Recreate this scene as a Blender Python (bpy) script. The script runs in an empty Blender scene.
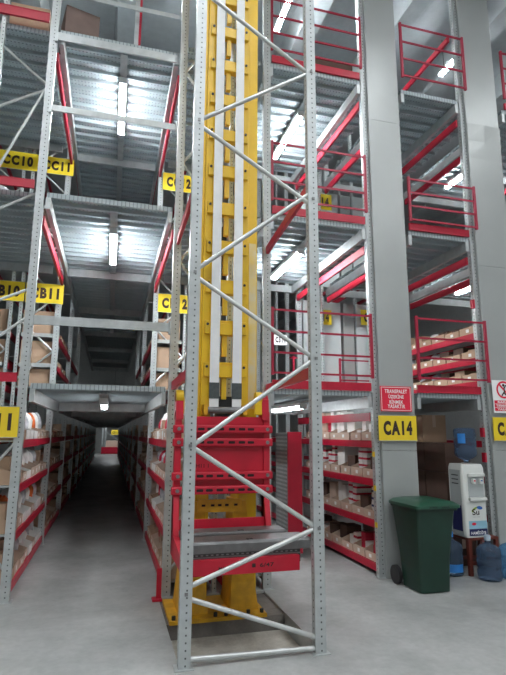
import bpy, math, random
from mathutils import Vector, Matrix
R = math.radians
random.seed(7)
sc = bpy.context.scene
COL = sc.collection

# ------------------------------------------------------------------ camera
cam_d = bpy.data.cameras.new('camera'); cam = bpy.data.objects.new('camera', cam_d); COL.objects.link(cam)
cam.location = (0, 0, 1.65)
cam.rotation_euler = (Matrix.Rotation(R(-15.406), 3, 'Z') @ Matrix.Rotation(R(90 + 10.66), 3, 'X') @ Matrix.Rotation(R(.3), 3, 'Z')).to_euler()
cam_d.sensor_fit = 'VERTICAL'; cam_d.sensor_height = 36; cam_d.lens = 510 / 675 * 36
cam_d.clip_end = 200
sc.camera = cam
# ------------------------------------------------------------------ world, exposure
w = bpy.data.worlds.new('world'); sc.world = w; w.use_nodes = True
w.node_tree.nodes['Background'].inputs[0].default_value = (.75, .85, 1, 1)
w.node_tree.nodes['Background'].inputs[1].default_value = .25
sc.view_settings.view_transform = 'Standard'; sc.view_settings.look = 'None'
sc.view_settings.gamma = 1; sc.view_settings.use_curve_mapping = False
sc.view_settings.exposure = 1.28
sc.cycles.use_denoising = True
sc.cycles.max_bounces = 8
sc.cycles.sample_clamp_indirect = 4
TUBE_E = 85.0      # aisle tube brightness
HALL_E = 17.0      # hall lamp brightness

# ------------------------------------------------------------------ materials
def newmat(name):
    m = bpy.data.materials.new(name); m.use_nodes = True
    nt = m.node_tree; b = nt.nodes['Principled BSDF']
    return m, nt, b
def N(nt, t, **kw):
    n = nt.nodes.new(t)
    for k, v in kw.items(): setattr(n, k, v)
    return n
def math_n(nt, op, a, b=None, c=None):
    n = N(nt, 'ShaderNodeMath', operation=op)
    for i, v in enumerate((a, b, c)):
        if v is None: continue
        if isinstance(v, (int, float)): n.inputs[i].default_value = v
        else: nt.links.new(v, n.inputs[i])
    return n.outputs[0]
def mix_n(nt, fac, c1, c2):
    n = N(nt, 'ShaderNodeMix', data_type='RGBA')
    for i, v in ((0, fac), (6, c1), (7, c2)):
        if isinstance(v, (tuple, list)): n.inputs[i].default_value = (*v[:3], 1)
        elif isinstance(v, (int, float)): n.inputs[i].default_value = v
        else: nt.links.new(v, n.inputs[i])
    return n.outputs[2]
def noise_n(nt, scale, detail=4, coord='Object', rough=.55, stretch=None):
    tc = N(nt, 'ShaderNodeTexCoord'); n = N(nt, 'ShaderNodeTexNoise')
    n.inputs['Scale'].default_value = scale; n.inputs['Detail'].default_value = detail; n.inputs['Roughness'].default_value = rough
    src = tc.outputs[coord]
    if stretch:
        mp = N(nt, 'ShaderNodeMapping'); mp.inputs['Scale'].default_value = stretch
        nt.links.new(src, mp.inputs[0]); src = mp.outputs[0]
    nt.links.new(src, n.inputs['Vector'])
    return n.outputs['Fac']
def ramp(nt, fac, lo, hi):
    n = N(nt, 'ShaderNodeMapRange'); n.inputs[1].default_value = lo; n.inputs[2].default_value = hi
    nt.links.new(fac, n.inputs[0]); return n.outputs[0]
def paint(name, col, rough=.45, metal=0., var=.18, scale=6, spec=.5, bump=0, dark=None):
    m, nt, b = newmat(name)
    f = ramp(nt, noise_n(nt, scale), .3, .7)
    c2 = dark or tuple(c * (1 - var) for c in col)
    nt.links.new(mix_n(nt, f, c2, col), b.inputs['Base Color'])
    b.inputs['Roughness'].default_value = rough; b.inputs['Metallic'].default_value = metal
    b.inputs['Specular IOR Level'].default_value = spec
    if bump:
        bn = N(nt, 'ShaderNodeBump'); bn.inputs['Strength'].default_value = bump; bn.inputs['Distance'].default_value = .01
        nt.links.new(noise_n(nt, scale * 4), bn.inputs['Height']); nt.links.new(bn.outputs[0], b.inputs['Normal'])
    return m
def emis(name, col, s):
    m, nt, b = newmat(name); b.inputs['Base Color'].default_value = (.9, .9, .9, 1)
    b.inputs['Emission Color'].default_value = (*col, 1); b.inputs['Emission Strength'].default_value = s
    return m
def perf_post(name, col):
    m, nt, b = newmat(name)
    tc = N(nt, 'ShaderNodeTexCoord'); sp = N(nt, 'ShaderNodeSeparateXYZ'); nt.links.new(tc.outputs['Object'], sp.inputs[0])
    x, y, z = sp.outputs
    zz = math_n(nt, 'ABSOLUTE', math_n(nt, 'SUBTRACT', math_n(nt, 'FRACT', math_n(nt, 'DIVIDE', math_n(nt, 'ADD', z, 40), .05)), .5))
    zin = math_n(nt, 'LESS_THAN', zz, .13)
    fx = math_n(nt, 'LESS_THAN', math_n(nt, 'ABSOLUTE', math_n(nt, 'SUBTRACT', x, .006)), .0062)
    fy = math_n(nt, 'LESS_THAN', math_n(nt, 'ABSOLUTE', math_n(nt, 'SUBTRACT', y, .0)), .0062)
    hole = math_n(nt, 'MULTIPLY', zin, math_n(nt, 'MAXIMUM', fx, fy))
    f = ramp(nt, noise_n(nt, 9), .3, .7)
    base = mix_n(nt, f, tuple(c * .8 for c in col), col)
    nt.links.new(mix_n(nt, hole, base, (.10, .105, .105)), b.inputs['Base Color'])
    b.inputs['Metallic'].default_value = .35; b.inputs['Roughness'].default_value = .42
    return m
def perf_plank(name, col, px=.045, py=.045, r=.011, upright=False):
    m, nt, b = newmat(name)
    tc = N(nt, 'ShaderNodeTexCoord'); sp = N(nt, 'ShaderNodeSeparateXYZ'); nt.links.new(tc.outputs['Object'], sp.inputs[0])
    x, y, z = sp.outputs
    if upright: x, y = y, z
    def cell(v, p): return math_n(nt, 'MULTIPLY', math_n(nt, 'SUBTRACT', math_n(nt, 'FRACT', math_n(nt, 'DIVIDE', math_n(nt, 'ADD', v, 40), p)), .5), p)
    cx, cy = cell(x, px), cell(y, py)
    d = math_n(nt, 'SQRT', math_n(nt, 'ADD', math_n(nt, 'MULTIPLY', cx, cx), math_n(nt, 'MULTIPLY', cy, cy)))
    hole = math_n(nt, 'LESS_THAN', d, r)
    f = ramp(nt, noise_n(nt, 3), .3, .7)
    base = mix_n(nt, f, tuple(c * .82 for c in col), col)
    nt.links.new(mix_n(nt, hole, base, tuple(c * (2.2 if upright else .5) for c in col)), b.inputs['Base Color'])
    b.inputs['Metallic'].default_value = .12; b.inputs['Roughness'].default_value = .5
    return m
M = {}
M['galv'] = paint('galvanised_steel', (.52, .55, .55), .40, .45, .2, 8)
M['galv_tube'] = paint('galvanised_tube', (.6, .62, .61), .35, .5, .2, 8)
M['post'] = perf_post('perforated_steel', (.50, .53, .53))
M['plank'] = perf_plank('perforated_deck', (.40, .46, .48))
M['mesh_panel'] = perf_plank('perforated_panel', (.20, .22, .22), .055, .055, .016, True)
M['red'] = paint('red_paint', (.50, .008, .035), .42, 0, .2, 5)
M['red_lift'] = paint('red_lift_paint', (.54, .006, .028), .45, 0, .2, 4)
M['rail_red'] = paint('rail_red_paint', (.36, .010, .040), .42, 0, .15, 5)
M['yellow'] = paint('yellow_paint', (.80, .50, .015), .42, 0, .14, 4)
M['yellow_dirty'] = paint('yellow_grimy_paint', (.76, .40, .012), .5, 0, .35, 7)
M['worn'] = paint('worn_track_steel', (.74, .52, .12), .35, .3, .3, 5, dark=(.60, .54, .38))
M['sign_y'] = paint('sign_yellow', (.82, .60, .02), .5, 0, .08, 4)
M['sign_ink'] = paint('sign_ink', (.03, .012, .010), .6)
M['sign_red'] = paint('sign_red', (.72, .015, .05), .45, 0, .08)
M['white_print'] = paint('white_print', (.85, .85, .85), .5, 0, .05)
M['panel'] = paint('sheet_cladding', (.40, .42, .41), .38, .25, .1, 1.2)
M['panel_light'] = paint('light_cladding', (.62, .66, .66), .4, .1, .1, 1.2)
M['strap'] = paint('white_belt', (.78, .79, .78), .6, 0, .08, 10)
M['strap_grip'] = paint('dark_belt_grip', (.07, .085, .085), .7, 0, .3, 40)
M['steel'] = paint('bare_steel', (.20, .20, .20), .42, .6, .3, 12)
M['dark'] = paint('dark_steel', (.035, .035, .035), .6, .2, .2, 8)
M['bolt'] = paint('bolt_steel', (.25, .25, .25), .4, .8, .2, 8)
M['hole'] = paint('slot_shadow_black', (.02, .004, .005), .8)
M['kraft'] = paint('kraft_card', (.50, .335, .225), .75, 0, .16, 5)
M['kraft_light'] = paint('pale_kraft_card', (.62, .47, .37), .75, 0, .14, 6)
M['kraft_dark_shade'] = paint('dark_shaded_kraft_card', (.10, .055, .04), .8, 0, .2, 5)  # dark brown card, deepened to stand in for shade on the cooler pile
M['white_card'] = paint('white_card', (.80, .79, .76), .6, 0, .08, 6)
M['paper'] = paint('label_paper', (.82, .82, .80), .6, 0, .05)
M['red_card'] = paint('red_card', (.58, .015, .05), .5, 0, .1)
M['blue_card'] = paint('blue_card', (.03, .05, .18), .5, 0, .2)
M['orange_card'] = paint('orange_wrap', (.75, .16, .03), .5, 0, .2)
M['foil'] = paint('clear_wrap', (.66, .67, .70), .25, 0, .4, 14, bump=.3)
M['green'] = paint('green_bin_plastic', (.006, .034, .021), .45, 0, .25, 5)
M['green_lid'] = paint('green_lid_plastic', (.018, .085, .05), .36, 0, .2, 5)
M['rubber'] = paint('black_rubber', (.02, .02, .022), .6, 0, .2)
M['cool_w'] = paint('white_appliance_plastic', (.68, .70, .67), .35, 0, .05, 4)
M['cool_g'] = paint('grey_appliance_plastic', (.40, .43, .43), .4, 0, .05, 4)
M['navy'] = paint('navy_print', (.015, .02, .10), .5)
M['cyan'] = paint('pale_blue_print', (.30, .55, .68), .5)
M['blue'] = paint('blue_print', (.02, .12, .45), .5)
M['leaf'] = paint('green_print', (.30, .42, .05), .5)
M['stool'] = paint('red_brown_wood', (.16, .035, .022), .5, 0, .3, 6)
M['bottle_cap'] = paint('blue_cap', (.03, .22, .62), .4)
M['pale_cap'] = paint('pale_cap', (.45, .55, .65), .4)
M['lamp_body'] = paint('lamp_housing', (.70, .72, .72), .4, .1, .05)
M['tube'] = emis('tube_glow', (.90, .96, 1.0), TUBE_E)
M['tube_dim'] = emis('dim_tube_glow', (.92, .96, 1.0), TUBE_E*.11)  # same tubes, dimmed so the ground level aisles stay darker
M['hall'] = emis('hall_lamp_glow', (.94, .97, 1.0), HALL_E)
M['far_green'] = paint('grey_green_door', (.20, .30, .24), .5)
M['brown_foam'] = paint('brown_wrap', (.20, .14, .12), .8, 0, .2)
def glassy(name, col, alpha_rough=.08, trans=.85):
    m, nt, b = newmat(name)
    f = ramp(nt, noise_n(nt, 5), .3, .7)
    nt.links.new(mix_n(nt, f, tuple(c * .85 for c in col), col), b.inputs['Base Color'])
    b.inputs['Roughness'].default_value = alpha_rough; b.inputs['Transmission Weight'].default_value = trans
    b.inputs['IOR'].default_value = 1.25
    return m
M['water'] = glassy('blue_bottle_plastic', (.17, .26, .40), .06, .75)
M['water_pale'] = glassy('pale_blue_bottle_plastic', (.18, .42, .66), .06, .65)
def concrete(name, c1, c2, rough=.55, s=1.3, spots=True):
    m, nt, b = newmat(name)
    f = ramp(nt, noise_n(nt, s, 8, rough=.65), .32, .68)
    col = mix_n(nt, f, c1, c2)
    f2 = ramp(nt, noise_n(nt, s * 14, 5), .35, .75)
    col = mix_n(nt, math_n(nt, 'MULTIPLY', f2, .22), col, tuple(c * .55 for c in c1))
    if spots:
        f3 = ramp(nt, noise_n(nt, .9, 3, stretch=(1, .12, 1)), .55, .75)
        col = mix_n(nt, math_n(nt, 'MULTIPLY', f3, .25), col, tuple(c * .6 for c in c1))
    nt.links.new(col, b.inputs['Base Color'])
    rr = ramp(nt, noise_n(nt, s * 3, 4), .2, .8)
    nt.links.new(math_n(nt, 'MULTIPLY_ADD', rr, .25, rough - .12), b.inputs['Roughness'])
    bn = N(nt, 'ShaderNodeBump'); bn.inputs['Strength'].default_value = .12; bn.inputs['Distance'].default_value = .01
    nt.links.new(noise_n(nt, 40, 4), bn.inputs['Height']); nt.links.new(bn.outputs[0], b.inputs['Normal'])
    return m
M['floor'] = concrete('floor_concrete', (.30, .31, .30), (.48, .49, .48), .42)
M['pit'] = concrete('pit_concrete', (.12, .11, .10), (.24, .22, .20), .8, 3)
M['pit_floor'] = concrete('pit_floor_concrete', (.34, .31, .26), (.66, .63, .56), .8, 3)
M['ceil'] = concrete('ceiling_concrete', (.44, .47, .49), (.60, .63, .64), .8, .5)
M['wall'] = concrete('wall_concrete', (.48, .49, .48), (.58, .59, .58), .8, .6)

# ------------------------------------------------------------------ mesh helpers
class MB:
    def __init__(s): s.v = []; s.f = []
    def box(s, x0, x1, y0, y1, z0, z1):
        n = len(s.v)
        s.v += [(x0,y0,z0),(x1,y0,z0),(x1,y1,z0),(x0,y1,z0),(x0,y0,z1),(x1,y0,z1),(x1,y1,z1),(x0,y1,z1)]
        s.f += [tuple(n+i for i in q) for q in ((0,3,2,1),(4,5,6,7),(0,1,5,4),(1,2,6,5),(2,3,7,6),(3,0,4,7))]
        return s
    def bar(s, p, q, a, b=None, up=(0,0,1)):        # rectangular bar between two points
        b = b or a; p = Vector(p); q = Vector(q); d = (q-p).normalized(); u = Vector(up)
        if abs(d.dot(u)) > .97: u = Vector((0,1,0))
        e = d.cross(u).normalized(); u = e.cross(d).normalized(); n = len(s.v)
        for c in (p, q):
            for i, j in ((-1,-1),(1,-1),(1,1),(-1,1)): s.v.append(tuple(c + e*(i*a/2) + u*(j*b/2)))
        s.f += [tuple(n+i for i in t) for t in ((3,2,1,0),(4,5,6,7),(0,1,5,4),(1,2,6,5),(2,3,7,6),(3,0,4,7))]
        return s
    def tube(s, p, q, r, k=10, r2=None):
        r2 = r if r2 is None else r2
        p = Vector(p); q = Vector(q); d = (q-p).normalized(); u = Vector((0,0,1))
        if abs(d.dot(u)) > .97: u = Vector((0,1,0))
        e = d.cross(u).normalized(); u = e.cross(d); n = len(s.v)
        for c, rr in ((p, r), (q, r2)):
            for i in range(k):
                t = 2*math.pi*i/k; s.v.append(tuple(c + e*(rr*math.cos(t)) + u*(rr*math.sin(t))))
        for i in range(k): s.f.append((n+i, n+(i+1)%k, n+k+(i+1)%k, n+k+i))
        s.f.append(tuple(n+i for i in reversed(range(k)))); s.f.append(tuple(n+k+i for i in range(k)))
        return s
    def prism(s, pts, axis, a, b):                   # closed 2D outline extruded along an axis
        n = len(s.v); k = len(pts)
        for c in (a, b):
            for u, v in pts: s.v.append({'x': (c,u,v), 'y': (u,c,v), 'z': (u,v,c)}[axis])
        for i in range(k): s.f.append((n+i, n+(i+1)%k, n+k+(i+1)%k, n+k+i))
        s.f.append(tuple(n+i for i in reversed(range(k)))); s.f.append(tuple(n+k+i for i in range(k)))
        return s
    def lathe(s, prof, cx=0, cy=0, k=24):
        n = len(s.v); m = len(prof)
        for r, z in prof:
            for i in range(k):
                t = 2*math.pi*i/k; s.v.append((cx + r*math.cos(t), cy + r*math.sin(t), z))
        for j in range(m-1):
            for i in range(k): s.f.append((n+j*k+i, n+j*k+(i+1)%k, n+(j+1)*k+(i+1)%k, n+(j+1)*k+i))
        s.f.append(tuple(n+i for i in reversed(range(k)))); s.f.append(tuple(n+(m-1)*k+i for i in range(k)))
        return s
    def loft(s, rings):
        n = len(s.v); k = len(rings[0])
        for r in rings: s.v += [tuple(p) for p in r]
        for j in range(len(rings)-1):
            for i in range(k): s.f.append((n+j*k+i, n+j*k+(i+1)%k, n+(j+1)*k+(i+1)%k, n+(j+1)*k+i))
        s.f.append(tuple(n+i for i in reversed(range(k)))); s.f.append(tuple(n+(len(rings)-1)*k+i for i in range(k)))
        return s
    def mesh(s, name, mat, off=(0,0,0), smooth=False):
        me = bpy.data.meshes.new(name)
        me.from_pydata([(a-off[0], b-off[1], c-off[2]) for a, b, c in s.v], [], s.f)
        import bmesh as bm_
        bm = bm_.new(); bm.from_mesh(me); bm_.ops.recalc_face_normals(bm, faces=bm.faces); bm.to_mesh(me); bm.free()
        me.materials.append(M[mat] if isinstance(mat, str) else mat)
        if smooth:
            me.shade_smooth()
            me.set_sharp_from_angle(angle=R(38))
        return me
    def centre(s):
        xs, ys, zs = zip(*s.v); return Vector(((min(xs)+max(xs))/2, (min(ys)+max(ys))/2, (min(zs)+max(zs))/2))
    def build(s, name, mat, parent=None, smooth=False, bevel=0):
        # a part: world coordinates in, origin at its own centre, parented without a transform surprise
        c = s.centre(); me = s.mesh(name, mat, c, smooth)
        o = bpy.data.objects.new(name, me); COL.objects.link(o)
        put(o, c, parent)
        if bevel:
            b = o.modifiers.new('bevel', 'BEVEL'); b.width = bevel; b.segments = 2; b.limit_method = 'ANGLE'
        return o
def wloc(o):
    v = o.location.copy()
    p = o.parent
    while p: v += p.location; p = p.parent
    return v
def put(o, world, parent):
    world = Vector(world)
    if parent: o.parent = parent; o.location = world - wloc(parent)
    else: o.location = world
def inst(me, name, world, parent, rotz=0):
    o = bpy.data.objects.new(name, me); COL.objects.link(o); put(o, world, parent)
    if rotz: o.rotation_euler.z = rotz
    return o
def tag(o, label, cat, group=None):
    o['label'] = label; o['category'] = cat
    if group: o['group'] = group
    return o
def thing(name, label, cat, loc, group=None):
    o = bpy.data.objects.new(name, None); COL.objects.link(o); o.location = loc; o.empty_display_size = .1
    return tag(o, label, cat, group)
def struct(o): o['kind'] = 'structure'; return o
def copy_tree(o, loc=None, rotz=None, label=None, group=None, parent=None):
    c = o.copy(); COL.objects.link(c); c.parent = parent
    if loc is not None: c.location = loc
    if rotz is not None: c.rotation_euler.z = rotz
    if label: c['label'] = label
    if group: c['group'] = group
    for ch in list(o.children): copy_tree(ch, parent=c)
    return c
def text_mesh(body, wd, ht, mat, bold=.02, depth=.0012, spacing=1.0):
    cu = bpy.data.curves.new('t', 'FONT'); cu.body = body; cu.size = 1; cu.offset = bold; cu.resolution_u = 3
    cu.align_x = 'CENTER'; cu.space_character = spacing; cu.space_line = .92
    o = bpy.data.objects.new('t', cu); COL.objects.link(o)
    dg = bpy.context.evaluated_depsgraph_get()
    me = bpy.data.meshes.new_from_object(o.evaluated_get(dg)); bpy.data.objects.remove(o)
    xs = [v.co.x for v in me.vertices]; ys = [v.co.y for v in me.vertices]
    cx, cy = (min(xs)+max(xs))/2, (min(ys)+max(ys))/2; sx = wd/(max(xs)-min(xs)); sy = ht/(max(ys)-min(ys))
    for v in me.vertices:
        x, y = (v.co.x-cx)*sx, (v.co.y-cy)*sy
        v.co = (x, -depth, y)          # faces -Y
    me.materials.clear(); me.materials.append(M[mat]); me.name = 'lettering'
    return me
def letter(body, wd, ht, mat, world, parent, name='lettering', bold=.02, rotz=0, **k):
    return inst(text_mesh(body, wd, ht, mat, bold, **k), name, world, parent, rotz)

# ------------------------------------------------------------------ key dimensions (metres)
L2, L3, L4 = 2.17, 4.36, 6.50            # walkway levels
YL, YB, YR = 5.88, 5.68, 5.72            # rack fronts: left rack, lift rack, right racks
YM = 8.60                                # second upright line
TOP = 8.55
CEIL = 9.3

# ------------------------------------------------------------------ the setting
PX0, PX1, PY0, PY1 = .57, 1.68, 4.13, 5.60      # lift pit
fl = MB()
X0, X1, Y0, Y1 = -9, 13, -7, 46
for a in ((X0, PX0, Y0, Y1), (PX1, X1, Y0, Y1), (PX0, PX1, Y0, PY0), (PX0, PX1, PY1, Y1)):
    fl.box(a[0], a[1], a[2], a[3], -.3, 0)
struct(fl.build('floor', 'floor'))
struct(MB().box(PX0-.02, PX1+.02, PY0-.02, PY1+.02, -.30, -.15).build('floor_pit', 'pit_floor'))
struct(MB().box(PX0+.001, PX1-.001, 4.93, PY1-.001, -.1495, -.02).build('floor_plinth', 'pit'))
struct(MB().box(X0, X1, Y0, Y1, CEIL, CEIL+.3).build('ceiling', 'ceil'))
for i in range(14):
    x = X0 + .9 + i*1.6
    rb = MB().prism([(x-.16, CEIL-.45), (x+.16, CEIL-.45), (x+.22, CEIL-.001), (x-.22, CEIL-.001)], 'y', Y0+.01, Y1-.01)
    o = struct(rb.build('trim_%d' % (i+1), 'ceil'))
struct(MB().box(X0-.2, X0, Y0, Y1, 0, CEIL).build('wall_left', 'wall'))
struct(MB().box(X1, X1+.2, Y0, Y1, 0, CEIL).build('wall_right', 'wall'))
struct(MB().box(X0, X1, Y1, Y1+.2, 0, CEIL).build('wall_back', 'wall'))
struct(MB().box(X0, X1, Y0-.2, Y0, 0, CEIL).build('wall_front', 'wall'))

# ------------------------------------------------------------------ lamps
def tube_lamp():
    r = thing('tube_light', 'x', 'light', (0, 0, 0))
    MB().prism([(-.055, .055), (.055, .055), (.04, .012), (-.04, .012)], 'y', -.65, .65).build('housing', 'lamp_body', r)
    g = MB()
    g.loft([[(.042*s*math.cos(t), y, .002 + .038*s*math.sin(t)) for t in [2*math.pi*i/10 for i in range(10)]] for y, s in ((-.63, .6), (-.60, 1), (.60, 1), (.63, .6))])
    g.build('diffuser', 'tube', r, True)
    for y in (-.64, .64): MB().box(-.05, .05, y-.015, y+.015, -.03, .05).build('end_cap', 'lamp_body', r)
    return r
CACHE = {}
def cached(key, fn):
    if key not in CACHE: CACHE[key] = fn()
    return CACHE[key]
def dimmed(me):
    n = me.copy(); n.materials[0] = M['tube_dim']; return n
lamp0 = tube_lamp(); lamp_used = [False]
def lamp(x, y, z, label, dim=False, short=1.0):
    if not lamp_used[0]:
        lamp_used[0] = True; lamp0.location = (x, y, z); lamp0['label'] = label; lamp0['group'] = 'tube lights'; return lamp0
    c = copy_tree(lamp0, (x, y, z), None, label, 'tube lights')
    c.scale.y = short
    if dim:
        for ch in c.children:
            if ch.name.startswith('diffuser'): ch.data = cached('dimtube', lambda: dimmed(ch.data))
    if z > 8 or y > 30:
        for dy in (-.4, .4): h_ = MB().tube((x, y+dy*short, z+.056), (x, y+dy*short, CEIL+.01), .006, 6).build('hanger', 'dark', c); h_.location.y = dy
    return c
lamp(-.09, 7.12, L3-.16, 'lit tube light under the middle deck above the long aisle')
lamp(-.09, 7.12, L2-.16, 'lit tube light under the lowest deck of the long aisle', True)
lamp(-.08, 7.05, L4-.16, 'lit tube light under the top deck above the long aisle')
lamp(-.06, 6.85, 8.66, 'lit tube light on the ceiling above the top deck of the long aisle')
lamp(2.50, 7.15, L2-.16, 'lit tube light under the lowest deck behind the yellow lift mast', True)
lamp(2.50, 7.15, L3-.16, 'lit tube light under the middle deck behind the yellow lift mast')
lamp(2.50, 7.08, L4-.16, 'lit tube light under the top deck behind the yellow lift mast')
lamp(2.45, 6.80, 8.62, 'lit tube light near the ceiling behind the yellow lift mast')
lamp(6.02, 7.42, L3-.16, 'lit tube light under the middle deck beyond the two grey clad columns', short=.5)
lamp(6.02, 7.50, L4-.16, 'lit tube light under the top deck beyond the two grey clad columns', short=.5)
lamp(5.90, 7.30, 8.60, 'lit tube light near the ceiling beyond the two grey clad columns', short=.5)
lamp(.2, 40.6, 3.2, 'lit tube light over the cross passage at the far end of the aisle')
def hall_lamp(x, y):
    r = thing('hall_light', 'long ceiling light over the open floor before the racks', 'light', (x, y, 8.7), 'ceiling lights over the open floor')
    MB().box(x-.2, x+.2, y-.8, y+.8, 8.70, 8.78).build('housing', 'lamp_body', r)
    MB().box(x-.18, x+.18, y-.77, y+.77, 8.67, 8.6995).build('diffuser', 'hall', r)
    MB().tube((x, y-.5, 8.78), (x, y-.5, CEIL-.001), .01, 6).build('hanger', 'dark', r)
    MB().tube((x, y+.5, 8.78), (x, y+.5, CEIL-.001), .01, 6).build('hanger', 'dark', r)
for x in (-4.9, -1.7, 1.5, 4.7, 7.9):
    for y in (-4.5, -1.2, 2.1): hall_lamp(x, y)

# ------------------------------------------------------------------ rack elements
def post_mesh(h, wd=.09, dp=.07):
    def mk():
        t = .006; a, b = wd/2, dp/2
        pts = [(-a, -b), (a, -b), (a, b), (a-.022, b), (a-.022, b-t), (a-t, b-t), (a-t, -b+t), (-a+t, -b+t), (-a+t, b-t), (-a+.022, b-t), (-a+.022, b), (-a, b)]
        return MB().prism(pts, 'z', -h/2, h/2).mesh('post', 'post')
    return cached(('post', round(h, 3), wd, dp), mk)
def post(root, x, y, z0, z1, wd=.09, dp=.07, foot=False):
    o = inst(post_mesh(z1-z0, wd, dp), 'post', (x, y, (z0+z1)/2), root)
    if foot: MB().box(x-.07, x+.07, y-.06, y+.06, z0+.0005, z0+.008).build('foot_plate', 'galv', root)
    return o
def zigzag(root, p, q, z0, z1, step, axis, r=.016, first=0):
    # lacing between two posts: p and q along the axis, fixed other coordinate
    k = first; z = z0
    while z + step <= z1 + .01:
        a, b = (p, q) if k % 2 == 0 else (q, p)
        P = (a[0], a[1], z); Q = (b[0], b[1], z+step)
        MB().tube(P, Q, r, 8).build('brace', 'galv_tube', root)
        z += step; k += 1
def beam_y(root, x, y0, y1, z0, z1, mat='red', t=.04, name='beam'):
    key = ('by', round(y1-y0, 3), round(z1-z0, 3), mat, t)
    me = cached(key, lambda: MB().prism([(-t/2, -(z1-z0)/2), (t/2, -(z1-z0)/2), (t/2, (z1-z0)/2), (-t/2, (z1-z0)/2)], 'y', -(y1-y0)/2, (y1-y0)/2).mesh(name, mat))
    return inst(me, name, (x, (y0+y1)/2, (z0+z1)/2), root)
def beam_x(root, x0, x1, y, z0, z1, mat='galv', t=.04, name='beam'):
    key = ('bx', round(x1-x0, 3), round(z1-z0, 3), mat, t)
    me = cached(key, lambda: MB().box(-(x1-x0)/2, (x1-x0)/2, -t/2, t/2, -(z1-z0)/2, (z1-z0)/2).mesh(name, mat))
    return inst(me, name, ((x0+x1)/2, y, (z0+z1)/2), root)
SH = (.14, .63, 1.11, 1.57)              # top of the red shelf beams
def shelf(root, x0, x1, y0, y1, z, both=True, mat='red'):
    beam_y(root, x0+.02, y0, y1, z-.085, z, mat)
    if both: beam_y(root, x1-.02, y0, y1, z-.085, z, mat)
    me = cached(('sp', round(x1-x0, 3), round(y1-y0, 3)), lambda: MB().box(-(x1-x0)/2+.041, (x1-x0)/2-.041, -(y1-y0)/2, (y1-y0)/2, -.01, .01).mesh('shelf_panel', 'galv'))
    inst(me, 'shelf_panel', ((x0+x1)/2, (y0+y1)/2, z-.012), root)

# ------------------------------------------------------------------ left rack of the long aisle
LX = -.91
bay = YM - YL
def rack_run(name, label, xa, xb, ys, face, levels_ground, tall_first=True):
    """posts on the two faces xa < xb at every y, red shelf beams between them"""
    r = thing(name, label, 'rack', ((xa+xb)/2, ys[0], 0))
    for i, y in enumerate(ys):
        top = TOP if i < 4 else L2-.1
        for x in (xa, xb): post(r, x, y, 0, top, .09 if x == (xb if face > 0 else xa) else .045, foot=i < 2)
    for i in range(len(ys)-1):
        for z in levels_ground: shelf(r, xa-.03, xb+.03, ys[i]+.04, ys[i+1]-.04, z)
    return r
ysL = [YL + i*bay for i in range(12)]
rackL = rack_run('pallet_rack', 'galvanised rack with red shelf beams beside the open aisle, far from the lift', LX-.56, LX, ysL, 1, SH)
zigzag(rackL, (LX-.53, YL), (LX-.03, YL), .30, L2-.1, .62, 'x', first=1)
for zz in ((3.20, 2.95), (2.88, 2.44), (4.34, 4.02), (5.70, 4.42), (5.66, 5.34), (5.72, 6.12)):
    MB().tube((LX-.03, YL, zz[0] if zz[0] > zz[1] or zz[0] > 5.71 else zz[1]), (LX-.53, YL, zz[1]), .016, 8).build('brace', 'galv_tube', rackL)
zigzag(rackL, (LX-.53, YM), (LX-.03, YM), L2+.3, TOP-.3, .45, 'x')
# back-to-back neighbour rack, its end frames show through
rackLL = rack_run('pallet_rack', 'galvanised rack standing back to back behind the rack beside the open aisle', LX-1.26, LX-.70, ysL[:5], -1, SH)
zigzag(rackLL, (LX-1.23, YM), (LX-.73, YM), L2+.3, TOP-.3, .45, 'x')
zigzag(rackLL, (LX-1.23, YL), (LX-.73, YL), .3, TOP-.4, .62, 'x')
# lift rack (right of the long aisle), split in two back-to-back halves
BX0, BX1 = .645, 1.73
bayB = YM - YB
ysB = [YB + i*bayB for i in range(12)]
rackB = rack_run('pallet_rack', 'galvanised rack with red shelf beams between the long aisle and the lift', BX0, BX0+.50, ysB, -1, SH)
zigzag(rackB, (BX0+.03, YB), (BX0+.47, YB), .25, L2-.1, .5, 'x')
zigzag(rackB, (BX0+.03, YB), (BX0+.47, YB), L2+.2, TOP-.3, .62, 'x')
zigzag(rackB, (BX0+.03, YM), (BX0+.47, YM), L2+.3, TOP-.3, .45, 'x')
rackB2 = rack_run('pallet_rack', 'galvanised rack standing right behind the lift, facing the second aisle', BX1-.46, BX1, ysB[:5], 1, SH[:1])
zigzag(rackB2, (BX1-.43, YM), (BX1-.03, YM), L2+.3, TOP-.3, .45, 'x')
# red end protector at the foot of the aisle corner
pr = thing('rack_end_guard', 'red steel foot guard at the aisle corner of the lift rack', 'guard', (.57, YB-.12, 0))
MB().box(.50, .595, YB-.16, YB-.05, .0005, .02).build('foot', 'red', pr)
MB().bar((.565, YB-.10, .02), (.565, YB-.10, .30), .05, .02).build('upright', 'red', pr)

# right racks
CX0, CX1 = 3.165, 3.70
YRM = 8.40
ysR = [YR+.04 + i*(YRM-YR-.04) for i in range(6)]
rackR = rack_run('pallet_rack', 'stocked rack with red shelf beams next to the first grey clad column', CX0, CX1-.095, ysR, -1, SH)
DX0, DX1 = 4.77, 5.29
rackD = rack_run('pallet_rack', 'rack with red shelf beams next to the grey clad column beyond the water cooler', DX0, DX1, ysR, -1, SH)
for z in (2.36, 2.68, 3.02): shelf(rackD, DX0-.03, DX1+.03, ysR[0]+.04, ysR[1]-.04, z)
for z in (4.62, 4.98, 5.3): shelf(rackD, DX0-.03, DX1+.03, ysR[1]+.04, ysR[2]-.04, z)
rackR3 = rack_run('pallet_rack', 'upper rack with shelf beams behind the first grey clad column', 3.86, 4.40, [8.63, ysR[2]], -1, ())
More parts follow.
